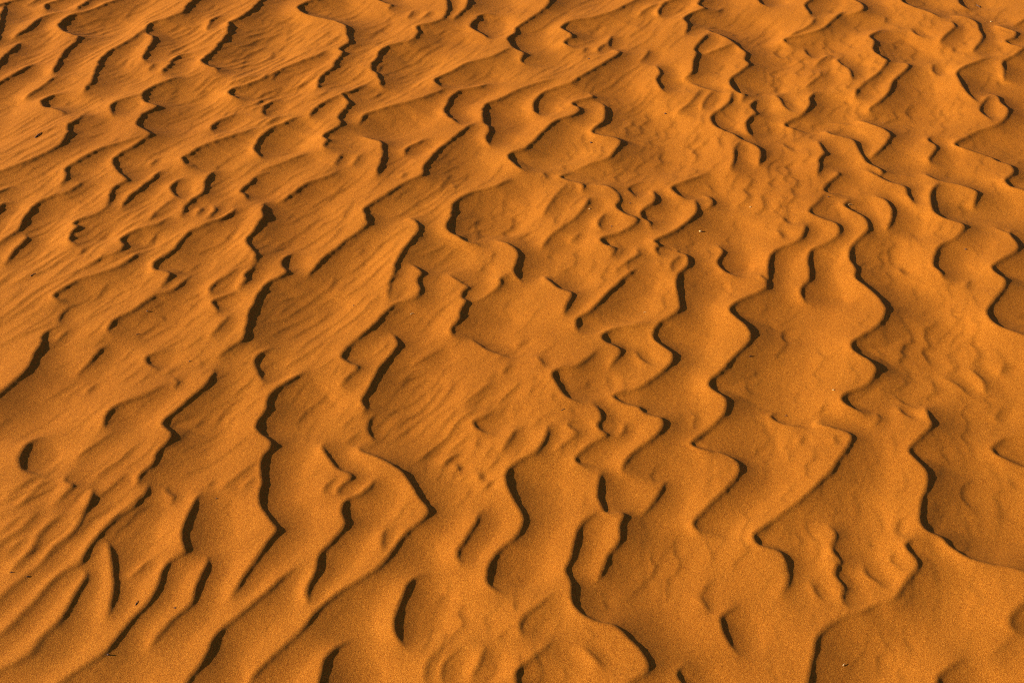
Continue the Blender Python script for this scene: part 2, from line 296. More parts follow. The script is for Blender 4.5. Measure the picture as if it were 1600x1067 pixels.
737 1953 29,714 1931 87,723 1897 86,721 1872 85,695 1839 70,666 1798 55,650 1786 28,626 1779 55,601 1763 55,572 1753 54,540 1732 68,513 1702 94,500 1666 106,491 1637 104,480 1600 103,447 1482 59
628 1893 43,630 1863 57,653 1826 28
653 1957 29,655 1940 29
525 1843 28,531 1814 56,538 1794 28
984 1868 42,878 1775 69,855 1755 95,844 1736 108,844 1710 80
747 1659 39,718 1637 78,694 1616 91,688 1600 103,640 1484 59
843 1706 27,818 1684 27,785 1662 26
"""
LX, LY, X0, Y0, RES = 6.0, 4.8, -3.0, 1.2, 0.0025
NX, NY = int(LX / RES), int(LY / RES)
rng = np.random.default_rng(7)

lines = []
for ln in CRESTS.strip().splitlines():
    a = np.array([[float(v) for v in q.split()] for q in ln.split(',')])
    X_, Y_, w_ = a[:, 0] / 1000, a[:, 1] / 1000, a[:, 2] / 10000
    lines.append(np.stack([X_, Y_, w_, w_ / (.00114 * (.839 * Y_ + .926))], 1))    # last column: how marked the crest is, 1 faint .. 6 strong

def spline(P, step=.00125):
    """Catmull-Rom through the points, resampled evenly"""
    if len(P) < 2: return None
    Q = np.vstack([2 * P[0] - P[1], P, 2 * P[-1] - P[-2]])
    out = []
    for i in range(1, len(Q) - 2):
        n = max(2, int(np.hypot(*(Q[i + 1] - Q[i])[:2]) / step))
        t = np.linspace(0, 1, n, endpoint=False)[:, None]
        p0, p1, p2, p3 = Q[i - 1], Q[i], Q[i + 1], Q[i + 2]
        # centripetal-like: limit tangents by the shorter neighbour
        L = np.hypot(*(p2 - p1)[:2]) + 1e-9
        m1 = (p2 - p0) / (np.hypot(*(p1 - p0)[:2]) + L) * L
        m2 = (p3 - p1) / (np.hypot(*(p3 - p2)[:2]) + L) * L
        h = (2*t**3-3*t**2+1)*p1 + (t**3-2*t**2+t)*m1 + (-2*t**3+3*t**2)*p2 + (t**3-t**2)*m2
        out.append(h)
    out.append(Q[-2][None])
    S = np.vstack(out)
    d = np.r_[0, np.cumsum(np.hypot(np.diff(S[:, 0]), np.diff(S[:, 1])))]
    s = np.arange(0, d[-1], step)
    if len(s) < 8: return None
    return np.stack([np.interp(s, d, S[:, k]) for k in range(4)], 1)

def in_field(x, y):                    # ground covered by the surveyed crests
    return (y > 1.50) & (y < 5.05) & (np.abs(x) < .43 + .305 * y)

curves = [spline(L) for L in lines]
curves = [c for c in curves if c is not None]
def ragged(c):
    """small scallops in the brink, stronger where the sand is streaked"""
    n = len(c); t = np.gradient(c[:, :2], axis=0); t /= (np.hypot(t[:, 0], t[:, 1])[:, None] + 1e-9)
    o = np.zeros(n)
    for wl, am in ((.010, .0006), (.022, .0011), (.05, .0016)):
        k = max(3, int(wl / .00125)); r = rng.standard_normal(n + 2 * k)
        r = np.convolve(r, np.hanning(k + 2), 'same')[k:k + n]; o += am * r / math.sqrt(np.sum(np.hanning(k + 2)**2))
    rough = .18 + .7 * np.clip((c[:, 1] - 2.2) / 1.5, 0, 1) * np.clip((.6 - c[:, 0]) / 1.2, 0, 1)
    o *= rough
    c = c.copy(); c[:, 0] += -t[:, 1] * o; c[:, 1] += t[:, 0] * o
    return c
curves = [ragged(c) for c in curves]
taken = [(0, 0)]
allc = [(c, None) for c in curves]
def wrapx(x): return (x - X0) % LX + X0
def wrapy(y): return (y - Y0) % LY + Y0
for sx, sy in [(3.0, .3), (1.45, -2.1), (-1.5, -2.4), (1.6, .1), (-1.4, -.2), (0, -2.6)]:
    for c in curves:
        x = c[:, 0] + sx; y = c[:, 1] + sy
        keep = np.ones(len(c), bool)
        for tx, ty in taken:
            keep &= ~in_field(wrapx(x - tx), wrapy(y - ty))
        if keep.sum() < 30: continue
        idx = np.flatnonzero(keep); br = np.flatnonzero(np.diff(idx) > 1)
        for seg in np.split(idx, br + 1):
            if len(seg) > 30:
                d = c[seg].copy(); d[:, 0] += sx; d[:, 1] += sy
                allc.append((d, None))
    taken.append((sx, sy))

# small secondary ripples between the crests: patches (x, y, rx, ry, strength) filled with rows of short wavy brinks
STREAKS = [(-0.74, 4.12, 0.28, 0.36, 1), (-1.14, 4.45, 0.55, 0.4, 0.6), (-1.08, 3.06, 0.32, 0.39, 0.8), (-0.86, 2.03, 0.16, 0.15, 1.1), (-0.79, 3.06, 0.32, 0.46, 0.5), (-1.34, 3.65, 0.16, 0.26, 0.7), (-0.3, 3.33, 0.27, 0.34, 0.45), (-0.13, 2.4, 0.16, 0.21, 0.7), (-0.3, 2.84, 0.18, 0.21, 0.5), (-0.08, 2.22, 0.1, 0.13, 0.8), (-0.64, 2.44, 0.27, 0.24, 0.4), (-0.37, 4.28, 0.25, 0.33, 0.6), (0.39, 4.63, 0.44, 0.22, 0.4), (0.2, 4.12, 0.24, 0.26, 0.4), (-0.49, 2.54, 0.14, 0.13, 0.4)]
WAVES = [(0.99, 4.17, 0.2, 0.32, 1.1), (0.36, 3.67, 0.22, 0.3, 0.7), (0.1, 3.23, 0.21, 0.18, 0.7), (0.68, 3.74, 0.2, 0.4, 1), (0.7, 3.37, 0.14, 0.23, 1.1), (0.96, 2.54, 0.18, 0.23, 0.9), (0.94, 3.06, 0.22, 0.2, 0.6), (0.63, 1.92, 0.2, 0.16, 0.9), (0.34, 1.88, 0.14, 0.13, 0.55), (-0.04, 1.68, 0.17, 0.12, 0.8), (0.48, 2.22, 0.15, 0.13, 0.8), (0.35, 2.93, 0.25, 0.18, 0.6), (1.48, 4.45, 0.25, 0.35, 0.6), (1.22, 3.74, 0.22, 0.36, 0.4), (0.26, 2.35, 0.16, 0.18, 0.5), (0.13, 2.35, 0.12, 0.16, 0.6), (0.52, 1.76, 0.22, 0.12, 0.3), (0.88, 2.1, 0.11, 0.17, 0.4), (0.63, 2.54, 0.22, 0.2, 0.35), (0.82, 2.22, 0.08, 0.13, 0.3), (-0.16, 1.7, 0.1, 0.09, 0.3)]
RC = .005; MX, MY = int(round(LX / RC)), int(round(LY / RC))
near = np.zeros((MY, MX), bool)
def mark(c): near[np.floor((c[:, 1] - Y0) / RC).astype(int) % MY, np.floor((c[:, 0] - X0) / RC).astype(int) % MX] = True
for c, _ in allc: mark(c)
blk = near.copy()
for dx in range(-3, 10):                                # keep off the brinks and the foot of their lee sides
    for dy in range(-2, 3): blk |= np.roll(np.roll(near, dx, 1), dy, 0)
r2 = np.random.default_rng(23)
def fill(L, lam, ang, wig, wlen, q0, every):
    nrm = (math.cos(ang), math.sin(ang)); tan = (math.sin(ang), -math.cos(ang))    # tan runs with the lee side on its left
    amp = lambda x, y: sum((a * math.exp(-(((x - cx) / rx)**2 + ((y - cy) / ry)**2)**1.5 * .8) for cx, cy, rx, ry, a in L), 0.0)
    out = []
    for row in range(-120, 121):
        off = row * lam + r2.normal(0, lam * .10); s = -4.2; ph = r2.uniform(0, 6.28)
        while s < 4.2:
            ln = r2.uniform(.06, .30) * every; n = max(int(ln / .0125), 4); pts = []
            o2 = off + r2.normal(0, lam * .16); w1, w2 = r2.uniform(.7, 1.3), r2.uniform(0, 6.28)
            bend = r2.normal(0, .25)
            for i in range(n + 1):
                u = s + i * ln / n; d = o2 + wig * (math.sin(u / wlen * 6.283 + ph + .9 * math.sin(o2 * 23)) + .40 * math.sin(u / wlen * 6.283 * 2.3 * w1 + w2)) + bend * (i / n - .5)**2 * ln
                pts.append((u * tan[0] + d * nrm[0], 3.2 + u * tan[1] + d * nrm[1]))
            s += ln + r2.uniform(.01, .07)
            mx_, my_ = pts[len(pts) // 2]
            if not (-3 < mx_ < 3 and 1.2 < my_ < 6): continue
            a = amp(mx_, my_)
            inside = abs(mx_) < .15 + .42 * my_ and my_ < 5.0
            if not inside: a = max(a, .45)
            if r2.random() > min(1, a * 2.0 + .10): continue
            k = .00114 * (.839 * my_ + .926); q = q0 * (.55 + .6 * min(a, 1.2)) * r2.uniform(.7, 1.25)
            P_ = np.array([(x, y, q * k, q) for x, y in pts]); c = spline(P_)
            if c is None: continue
            ok = ~blk[np.floor((c[:, 1] - Y0) / RC).astype(int) % MY, np.floor((c[:, 0] - X0) / RC).astype(int) % MX]
            idx = np.flatnonzero(ok)
            if len(idx) < 24: continue
            for seg in np.split(idx, np.flatnonzero(np.diff(idx) > 1) + 1):
                if len(seg) > 24: out.append(c[seg])
    return out
fine = fill(WAVES, .050, math.radians(-16), .007, .09, .62, .8) + fill(STREAKS, .033, math.radians(-31), .0035, .16, .70, 1.3)
print('small ripples', len(fine))
allc += [(c, True) for c in fine]

SLIP, HOLLOW, LREACH = .40, .35, .18      # slope of the slip face, of the hollow behind it, reach of the hollow (m)
mask = np.zeros((MY, MX), bool)
ds = .00125
prep = []
for c, small in allc:
    n = len(c)
    t = np.gradient(c[:, :2], axis=0); t /= (np.hypot(t[:, 0], t[:, 1])[:, None] + 1e-9)
    k = max(3, min(11, n // 4) | 1)
    ts = np.stack([np.convolve(np.pad(t[:, q], k // 2, 'edge'), np.ones(k) / k, 'valid') for q in (0, 1)], 1)
    ts /= (np.hypot(ts[:, 0], ts[:, 1])[:, None] + 1e-9)
    s = np.arange(n) * ds
    tl = min(.035, s[-1] * .35)
    taper = np.sin(np.clip(np.minimum(s, s[-1] - s) / tl, 0, 1) * np.pi / 2)
    hd = np.unwrap(np.arctan2(ts[:, 1], ts[:, 0])); kq = max(3, min(31, n // 3) | 1)
    kap = np.convolve(np.pad(np.gradient(hd) / ds, kq // 2, 'edge'), np.ones(kq) / kq, 'valid')
    bay = np.clip(1 + -.002 * kap, .7, 1.5)               # deeper in the bays, lower on the noses
    prep.append((c, ts, taper, bay, small))
    if not small: mask[np.floor((c[:, 1] - Y0) / RC).astype(int) % MY, np.floor((c[:, 0] - X0) / RC).astype(int) % MX] = True

def s_len(c): return len(c) * ds
acc = {}
def splat(name, res, x, y, v):
    nx_, ny_ = int(round(LX / res)), int(round(LY / res))
    a = acc.setdefault(name, np.zeros(nx_ * ny_, np.float64))
    i = np.floor((x - X0) / res).astype(np.int64) % nx_; j = np.floor((y - Y0) / res).astype(np.int64) % ny_
    a += np.bincount(j * nx_ + i, v, nx_ * ny_)
batch = []; cnt = 0
def flush():
    global batch, cnt
    if batch:
        x, y, wt, sx_, sy_, fx_, fy_ = [np.concatenate([q[k] for q in batch]) for k in range(7)]
        m = (fx_ != 0) | (fy_ != 0); q = ds * ds / RES / RES
        xm, ym = x[m] / RES - .5, y[m] / RES - .5; ui, vi = xm - np.floor(xm), ym - np.floor(ym)
        for a_, b_, wt4 in ((0, 0, (1 - ui) * (1 - vi)), (1, 0, ui * (1 - vi)), (0, 1, (1 - ui) * vi), (1, 1, ui * vi)):
            xx, yy = x[m] + (a_ - .5) * RES, y[m] + (b_ - .5) * RES
            splat('fx', RES, xx, yy, fx_[m] * q * wt4); splat('fy', RES, xx, yy, fy_[m] * q * wt4)
        for res in (RES, RC):
            jx = x + (rng.random(x.shape) - .5) * res; jy = y + (rng.random(x.shape) - .5) * res
            q = ds * ds / res / res
            splat(('w', res), res, jx, jy, wt * q); splat(('x', res), res, jx, jy, wt * q * sx_); splat(('y', res), res, jx, jy, wt * q * sy_)
    batch = []; cnt = 0
for c, ts, taper, bay, small in prep:
    n = len(c); nx, ny = -ts[:, 1], ts[:, 0]
    if small:                                          # a low brink: a short soft lee face only
        LA = .0105 * (w_ := c[:, 2] / .0022)**.5
        for d in np.arange(ds / 2, float(LA.max()) * 2, ds):
            fa = .44 * np.minimum(c[:, 3], 1.1) * taper * np.exp(-(d / LA)**2) * (d < 2 * LA)
            batch.append((c[:, 0] + nx * d, c[:, 1] + ny * d, 0 * nx, 0 * nx, 0 * nx, -fa * nx, -fa * ny)); cnt += n
        if cnt > 2e6: flush()
        continue
    w = c[:, 2]
    q_ = np.maximum(c[:, 3], .3); LA = np.maximum(q_ * bay, 2.3) * (w / q_) * (np.maximum(q_, 2) / 3)**-.42 * .165 * (.45 + .55 * taper)
    LA = np.maximum(LA, .0021 * (.5 + .5 * taper) * np.clip(q_, .6, 1.3) / 1.0)
    LB = LREACH * (np.maximum(w, .002) / .010)**.55 * (.4 + .6 * taper)
    hit = np.full(n, 9.0)
    for d in np.arange(.014, .30, RC * .8):
        m = hit > 8
        i = np.floor((c[m, 0] + nx[m] * d - X0) / RC).astype(int) % MX; j = np.floor((c[m, 1] + ny[m] * d - Y0) / RC).astype(int) % MY
        hm = mask[j, i]; q = np.flatnonzero(m)[hm]; hit[q] = d
    hit = np.minimum(hit, .4); kq = max(3, min(41, n // 3) | 1)
    hit = np.convolve(np.pad(hit, kq // 2, 'edge'), np.ones(kq) / kq, 'valid')
    LB = np.minimum(LB, .40 * s_len(c))
    LB = np.minimum(LB, .55 * hit); LB = np.maximum(LB, LA * 1.3)
    hs = HOLLOW * np.clip((w / .006)**.35, .55, 1.15) * (.5 + .5 * taper)
    slip = SLIP * np.clip(.92 + .04 * (c[:, 3] - 1), .90, 1.05)
    short = min(1.0, (s_len(c) / .22))**.5                # short brinks stay low
    hs = hs * (.55 + .45 * short); LA = LA * (.5 + .5 * short) * np.clip(.72 + .22 * (c[:, 1] - 1.7), .72, 1)
    D = float(LB.max())
    for d in np.arange(ds / 2, D, ds):
        u = d / LB
        s_ = hs * np.clip(1 - u, 0, 1)
        wt = (np.exp(-(d / LA)**2) * 1.5 + .6 * np.clip(1 - u, 0, 1)**.9) * (.15 + .85 * taper)
        fa = slip * taper**.5 * np.exp(-(d / (LA * 1.6))**1.3); fa[fa < .012] = 0
        m = (u < 1) & (d < hit - .004)
        if m.any():
            batch.append((c[m, 0] + nx[m] * d, c[m, 1] + ny[m] * d, wt[m], -s_[m] * nx[m], -s_[m] * ny[m], -fa[m] * nx[m], -fa[m] * ny[m])); cnt += int(m.sum())
    if cnt > 2e6: flush()
flush()

def target(res):
    nx_, ny_ = int(round(LX / res)), int(round(LY / res))
    w, x, y = [acc[(k, res)].reshape(ny_, nx_) for k in 'wxy']
    s = .0018 if res < .004 else .003
    kx = 2 * np.pi * np.fft.rfftfreq(nx_, res)[None, :]; ky = 2 * np.pi * np.fft.fftfreq(ny_, res)[:, None]
    G = np.exp(-(kx**2 + ky**2) * s * s / 2)
    if res < .004:
        # light smoothing only: the brink must stay crisp
        G = np.exp(-(kx**2 + ky**2) * .0028**2 / 2)
    w, x, y = [np.fft.irfft2(np.fft.rfft2(q) * G, s=(ny_, nx_)).astype(np.float32) for q in (w, x, y)]
    w = np.maximum(w, 0); e = 1 / np.maximum(w, .02)
    return np.clip(w, 0, 1), x * e, y * e, kx, ky
LAM = 1 / .60
def solve(Wt, tx, ty, kx, ky, res, h, n):
    """weighted least squares for the surface: lee slopes as surveyed, the windward backs free to climb evenly
    (conjugate gradients, FFT preconditioner, periodic)"""
    om = (Wt + .06).astype(np.float32)
    ox = .5 * (om + np.roll(om, -1, 1)); oy = .5 * (om + np.roll(om, -1, 0))
    px = Wt * tx; py = Wt * ty
    px = .5 * (px + np.roll(px, -1, 1)); py = .5 * (py + np.roll(py, -1, 0))
    div = lambda fx, fy: (fx - np.roll(fx, 1, 1) + fy - np.roll(fy, 1, 0)) / res
    A = lambda h: -div(ox * (np.roll(h, -1, 1) - h) / res, oy * (np.roll(h, -1, 0) - h) / res) + .06 * LAM**2 * h
    kk = (2 / res * np.sin(kx * res / 2))**2 + (2 / res * np.sin(ky * res / 2))**2
    pre = (1 / (.35 * kk + .06 * LAM**2 * 3)).astype(np.float32)
    M = lambda r: np.fft.irfft2(np.fft.rfft2(r) * pre, s=r.shape).astype(np.float32)
    r = -div(px, py).astype(np.float32)
    if h is None: h = np.zeros_like(r)
    else: r = r - A(h)
    z = M(r); p = z.copy(); rz = float(np.sum(r * z, dtype=np.float64))
    for it in range(n):
        q = A(p); al = rz / float(np.sum(p * q, dtype=np.float64))
        h = h + al * p; r = r - al * q; z = M(r); rn = float(np.sum(r * z, dtype=np.float64))
        p = z + rn / rz * p; rz = rn
    print('  residual', rz)
    return h.astype(np.float32)
Wc, tx_, ty_, kxc, kyc = target(RC)
hc = solve(Wc, tx_, ty_, kxc, kyc, RC, None, 30)
Fc = np.fft.rfft2(hc)                                  # to the fine grid, band-limited
F2 = np.zeros((NY, NX // 2 + 1), complex)
hy_ = MY // 2
sh = np.exp(-1j * (kxc * (RC - RES) / 2 + kyc * (RC - RES) / 2))
Fc = Fc * sh
F2[:hy_, :MX // 2] = Fc[:hy_, :MX // 2]; F2[-hy_:, :MX // 2] = Fc[-hy_:, :MX // 2]
h0 = np.fft.irfft2(F2, s=(NY, NX)).astype(np.float32) * (NX * NY / (MX * MY))
W_, tx_, ty_, kx, ky = target(RES)
k2 = kx**2 + ky**2
F = np.fft.rfft2(solve(W_, tx_, ty_, kx, ky, RES, h0, 8))
G1 = np.fft.rfft2(acc['fx'].reshape(NY, NX)); G2 = np.fft.rfft2(acc['fy'].reshape(NY, NX))   # the slip faces themselves
F = F - (1j * kx * G1 + 1j * ky * G2) / (k2 + 1 / .06**2) * np.exp(-k2 * .0008**2 / 2)
F[0, 0] = 0
Hm = np.fft.irfft2(F, s=(NY, NX)).astype(np.float32)
del G1, G2, acc
print('height range', Hm.min(), Hm.max(), Hm.std())

def spec_noise(lo, hi, seed, ang=None, an=1.0):
    """periodic band-passed noise with wavelengths lo..hi, stretched by an along direction ang"""
    r = np.random.default_rng(seed)
    N = np.fft.rfft2(r.standard_normal((NY, NX)).astype(np.float32))
    if ang is None: kk = np.sqrt(k2)
    else:
        c_, s_ = math.cos(ang), math.sin(ang)
        kk = np.sqrt(((kx * c_ + ky * s_) * an)**2 + (-kx * s_ + ky * c_)**2)
    k1, k2_ = 2 * np.pi / hi, 2 * np.pi / lo
    N *= np.exp(-np.clip(np.log(np.maximum(kk, 1e-6) / math.sqrt(k1 * k2_)) / (math.log(k2_ / k1) / 2 + .12), -6, 6)**2)
    o = np.fft.irfft2(N, s=(NY, NX)).astype(np.float32)
    return o / o.std()

# ------------------------------------------------------------------ small secondary ripples, in patches (x, y, rx, ry, strength)
gxx = (np.arange(NX) * RES + X0)[None, :].astype(np.float32); gyy = (np.arange(NY) * RES + Y0)[:, None].astype(np.float32)
def patches(L):
    m = np.zeros((NY, NX), np.float32)
    for x, y, rx, ry, a in L:
        m = np.maximum(m, a * np.exp(-(((gxx - x) / rx)**2 + ((gyy - y) / ry)**2)**1.5 * .8))
    return m
def ripples(lam, ang, warp, lo, hi, seed):
    """wind ripples: a leaning wave whose crests bend, swell and die out; ang is the way the lee sides face"""
    ax_, ay_ = round(math.cos(ang) / lam * LX), round(math.sin(ang) / lam * LY)
    ph = 2 * np.pi * (ax_ * (gxx - X0) / LX + ay_ * (gyy - Y0) / LY) + warp * spec_noise(lo, hi, seed) + .2 * spec_noise(lo / 3, lo, seed + 1)
    f = np.mod(ph / (2 * np.pi), 1)
    r = np.where(f < .70, .5 - .5 * np.cos(np.pi * f / .70), .5 + .5 * np.cos(np.pi * (f - .70) / .30)) - .5
    a = np.clip(.75 + .6 * spec_noise(lo * .8, hi, seed + 2), 0, 1.6)
    return (r * a).astype(np.float32)
n1 = ripples(.034, math.radians(-30), 1.3, .12, .40, 31)
n2 = ripples(.052, math.radians(-14), 1.6, .12, .30, 41)
n3 = spec_noise(.010, .024, 13, math.radians(65), 1.6)
n4 = spec_noise(.10, .22, 14)
out = 1 - np.exp(-((np.maximum(np.abs(gxx) - .42 * gyy - .1, 0) / .2)**2))
m1 = np.maximum(patches(STREAKS), .5 * out); m2 = np.maximum(patches(WAVES), .5 * out)
Hm += n1 * (.10 + m1) * .0009 + n2 * (.15 + m2) * .0007 + n3 * .00004 + n4 * .0004

# ------------------------------------------------------------------ the sand sheet: a fan of vertices, finest where it is seen closest
ys = list(np.exp(np.arange(math.log(1.45), math.log(5.4), .00078)))
up = []; y = ys[-1]; st = .0045
while y < 900:
    st = min(st * 1.03, .028 if y < 15 else y * .15); y += st; up.append(y)
dn = []; y = ys[0]; st = .0015
while y > -400:
    st = min(st * 1.035, max(.012, abs(y - 1.3) * .12)); y -= st; dn.append(y)
ys = np.array(dn[::-1] + ys + up)
us = list(np.arange(-.40, .40001, .00083)); ext = []; u = us[-1]; st = .0009
while u < 60:
    st = min(st * 1.03, max(.003, (u - 1.3) * .12)); u += st; ext.append(u)
us = np.array([-e for e in ext[::-1]] + us + ext)
ext_y = np.maximum(ys, 1.0) + 0.0
ext_y = np.where(ys < 1.4, 1.0 + .16 * np.exp((np.minimum(ys, 1.4) - 1.4) * 2.5) * 2.5, ys)
wy = np.where(ys >= 1.4, ys, 1.4 - (1 - np.exp(-(1.4 - np.minimum(ys, 1.4)))) * 1.0 * .4)
X = us[None, :] * wy[:, None]; Y = np.repeat(ys[:, None], len(us), 1)
nv, nu = X.shape
fx = ((X - X0) / RES) % NX; fy = ((Y - Y0) / RES) % NY
i0 = np.floor(fx).astype(int) % NX; j0 = np.floor(fy).astype(int) % NY
ax = (fx - np.floor(fx)); ay = (fy - np.floor(fy)); i1 = (i0 + 1) % NX; j1 = (j0 + 1) % NY
Z = (Hm[j0, i0] * (1 - ax) + Hm[j0, i1] * ax) * (1 - ay) + (Hm[j1, i0] * (1 - ax) + Hm[j1, i1] * ax) * ay
spx = np.gradient(X, axis=1); spy = np.gradient(ys)[:, None]
sp = np.maximum(np.abs(spx), np.abs(spy) + 0 * X)
Z = Z * np.clip((.085 - sp) / .05, 0, 1)
far = np.clip(np.hypot(X, Y) - 7, 0, None)
Z = Z + far * .0 + .25 * (np.sin(X / 9.1 + .6) * np.sin(Y / 7.3 + 1.1)) * np.clip(far / 30, 0, 1)
co = np.stack([X, Y, Z], 2).reshape(-1, 3).astype(np.float32)
me = bpy.data.meshes.new('sand')
me.vertices.add(len(co)); me.vertices.foreach_set('co', co.ravel())
a = (np.arange(nv - 1)[:, None] * nu + np.arange(nu - 1)[None, :]).ravel()
quads = np.stack([a, a + 1, a + nu + 1, a + nu], 1).astype(np.int32)
me.loops.add(quads.size); me.loops.foreach_set('vertex_index', quads.ravel())
me.polygons.add(len(quads))
me.polygons.foreach_set('loop_start', np.arange(0, quads.size, 4, dtype=np.int32))
me.polygons.foreach_set('loop_total', np.full(len(quads), 4, np.int32))
me.polygons.foreach_set('use_smooth', np.ones(len(quads), bool))
me.update()
sand = bpy.data.objects.new('sand', me); sc.collection.objects.link(sand)
sand['kind'] = 'structure'; sand['label'] = 'wind rippled orange desert sand'
print('sand verts', len(co))

# ------------------------------------------------------------------ sand material
def new_mat(name):
    m = bpy.data.materials.new(name); m.use_nodes = True
    return m, m.node_tree, m.node_tree.nodes['Principled BSDF']
m, t, P = new_mat('sand')
N = t.nodes.new; Lk = t.links.new
tc = N('ShaderNodeTexCoord')
def noise(scale, detail=2, rough=.5):
    n = N('ShaderNodeTexNoise'); n.inputs['Scale'].default_value = scale
    n.inputs['Detail'].default_value = detail; n.inputs['Roughness'].default_value = rough
    Lk(tc.outputs['Object'], n.inputs['Vector']); return n
def ramp(src, stops):
    r = N('ShaderNodeValToRGB'); Lk(src, r.inputs[0])
    e = r.color_ramp.elements
    while len(e) < len(stops): e.new(.5)
    for q, (p, c) in zip(e, stops): q.position = p; q.color = (*c, 1)
    return r
grain = noise(640, 4, .8)
rg = ramp(grain.outputs['Fac'], [(.36,(.17,.040,.002)),(.5,(.37,.116,.0048)),(.64,(.60,.24,.027))])
patch = noise(2.2, 4, .55)
rp = ramp(patch.outputs['Fac'], [(.3, (.93, .90, .86)), (.7, (1.05, 1.06, 1.08))])
mx = N('ShaderNodeMix'); mx.data_type = 'RGBA'; mx.blend_type = 'MULTIPLY'; mx.inputs[0].default_value = 1
Lk(rg.outputs[0], mx.inputs[6]); Lk(rp.outputs[0], mx.inputs[7])
Lk(mx.outputs[2], P.inputs['Base Color'])
P.inputs['Roughness'].default_value = .9
P.inputs['Specular IOR Level'].default_value = .12
P.inputs['Diffuse Roughness'].default_value = .1
b1 = N('ShaderNodeBump'); b1.inputs['Distance'].default_value = .0013; b1.inputs['Strength'].default_value = 1
Lk(grain.outputs['Fac'], b1.inputs['Height'])
g2 = noise(130, 3, .6); b2 = N('ShaderNodeBump'); b2.inputs['Distance'].default_value = .0006; b2.inputs['Strength'].default_value = 1
Lk(g2.outputs['Fac'], b2.inputs['Height']); Lk(b2.outputs[0], b1.inputs['Normal'])
Lk(b1.outputs[0], P.inputs['Normal'])
me.materials.append(m)

# ------------------------------------------------------------------ stray bits lying on the sand: kind, x, y, size, turn, label
import bmesh
BITS = [
    ('straw', 0.547, 1.651, 0.0079, 39, 'pale curled straw fragment in the broad hollow near the bottom right'),
    ('twig', -0.645, 1.785, 0.0122, 77, 'dark brown twig fragment lying slanted on a ridge back at the lower left'),
    ('dark', -0.578, 1.775, 0.0037, 0, 'reddish brown pebble on the ridge back right of the slanted twig'),
    ('pale', 0.477, 3.139, 0.0068, 0, 'bright pale pebble on the slope right of the small round mound'),
    ('pale', 0.677, 2.429, 0.0046, 0, 'yellow pale pebble left of the zigzag crest at centre right'),
    ('straw', -0.228, 2.736, 0.0105, 19, 'thin tan straw fragment on the open sand left of centre'),
    ('pale', 0.201, 3.243, 0.0049, 0, 'tiny pale pebble beside a faint ripple above centre'),
    ('dark', 0.253, 3.149, 0.0048, 0, 'tiny dark pebble inside the small teardrop mound above centre'),
    ('dark', 0.309, 3.279, 0.0045, 0, 'tiny brown pebble between two hooked crests above the teardrop mound'),
    ('twig', -1.350, 3.682, 0.0285, 66, 'thin dark twig on the flat sand near the left edge, above the long diagonal crest'),
    ('straw', 0.881, 3.264, 0.0123, 10, 'pale straw fragment caught behind a hooked crest at upper right'),
    ('twig', 0.105, 2.344, 0.0085, 24, 'small dark twig below the deep dark bay near the centre'),
    ('twig', 0.522, 2.561, 0.0101, 31, 'small dark twig just right of the central zigzag crest'),
    ('dark', 0.567, 2.356, 0.0039, 0, 'tiny dark pebble above the thin crest line at lower right of centre'),
    ('twig', -0.881, 1.859, 0.0066, 8, 'short dark twig among the fine diagonal ripples at the lower left edge'),
    ('twig', -0.850, 1.848, 0.0063, 32, 'short brown twig right of the edge twig among the fine diagonal ripples'),
    ('dark', -0.666, 1.664, 0.0036, 0, 'dark lump of soil under the long crest near the bottom left'),
    ('dark', 1.120, 3.036, 0.0047, 0, 'tiny black pebble on the smooth back near the right edge'),
    ('dark', 0.830, 3.301, 0.0045, 0, 'tiny dark pebble on the back between wavy crests at upper right'),
    ('dark', 0.225, 3.661, 0.0061, 0, 'round dark pebble on the pointed sand tongue at upper centre'),
    ('dark', 0.456, 3.876, 0.0061, 0, 'dark pebble alone on the rippled flat at the upper centre right'),
    ('dark', 0.246, 4.269, 0.0061, 0, 'dark pebble on the plain sand near the top centre'),
    ('pale', 0.622, 3.268, 0.0049, 0, 'pale speck of a pebble on the finely rippled flat right of the bright pebble'),
    ('twig', -1.145, 2.908, 0.0154, 56, 'thin dark twig on the streaked sand at the left edge, halfway down'),
    ('twig', -0.837, 2.649, 0.0085, 29, 'small brown twig under the curved crest at left of centre'),
    ('dark', -0.834, 2.736, 0.0043, 0, 'tiny dark pebble near the small hook of sand at left'),
    ('dark', -0.367, 2.778, 0.0044, 0, 'tiny dark pebble where faint ripples end left of centre'),
    ('twig', 1.646, 4.809, 0.0241, -73, 'dark twig cut by the top edge at the right'),
    ('pale', 1.636, 4.623, 0.0059, 0, 'tiny white pebble near the top right corner'),
    ('dark', -0.698, 2.531, 0.0041, 0, 'tiny dark pebble above the leaning dark hollow at left'),
    ('dark', -0.559, 2.070, 0.0031, 0, 'tiny black pebble on the sand back at lower left of centre'),
    ('straw', 0.305, 2.742, 0.0059, 0, 'tiny pale straw bit on the smooth back right of the teardrop mound'),
]
def plain(name, col, rough=.8):
    m_, t_, p_ = new_mat(name); n_ = t_.nodes.new('ShaderNodeTexNoise'); c_ = t_.nodes.new('ShaderNodeTexCoord')
    n_.inputs['Scale'].default_value = 900; n_.inputs['Detail'].default_value = 3
    t_.links.new(c_.outputs['Object'], n_.inputs['Vector'])
    r_ = t_.nodes.new('ShaderNodeValToRGB'); t_.links.new(n_.outputs['Fac'], r_.inputs[0])
    r_.color_ramp.elements[0].position = .3; r_.color_ramp.elements[1].position = .7
    r_.color_ramp.elements[0].color = (*[v * .65 for v in col], 1); r_.color_ramp.elements[1].color = (*[min(v * 1.25, .9) for v in col], 1)
    t_.links.new(r_.outputs[0], p_.inputs['Base Color']); p_.inputs['Roughness'].default_value = rough
    return m_
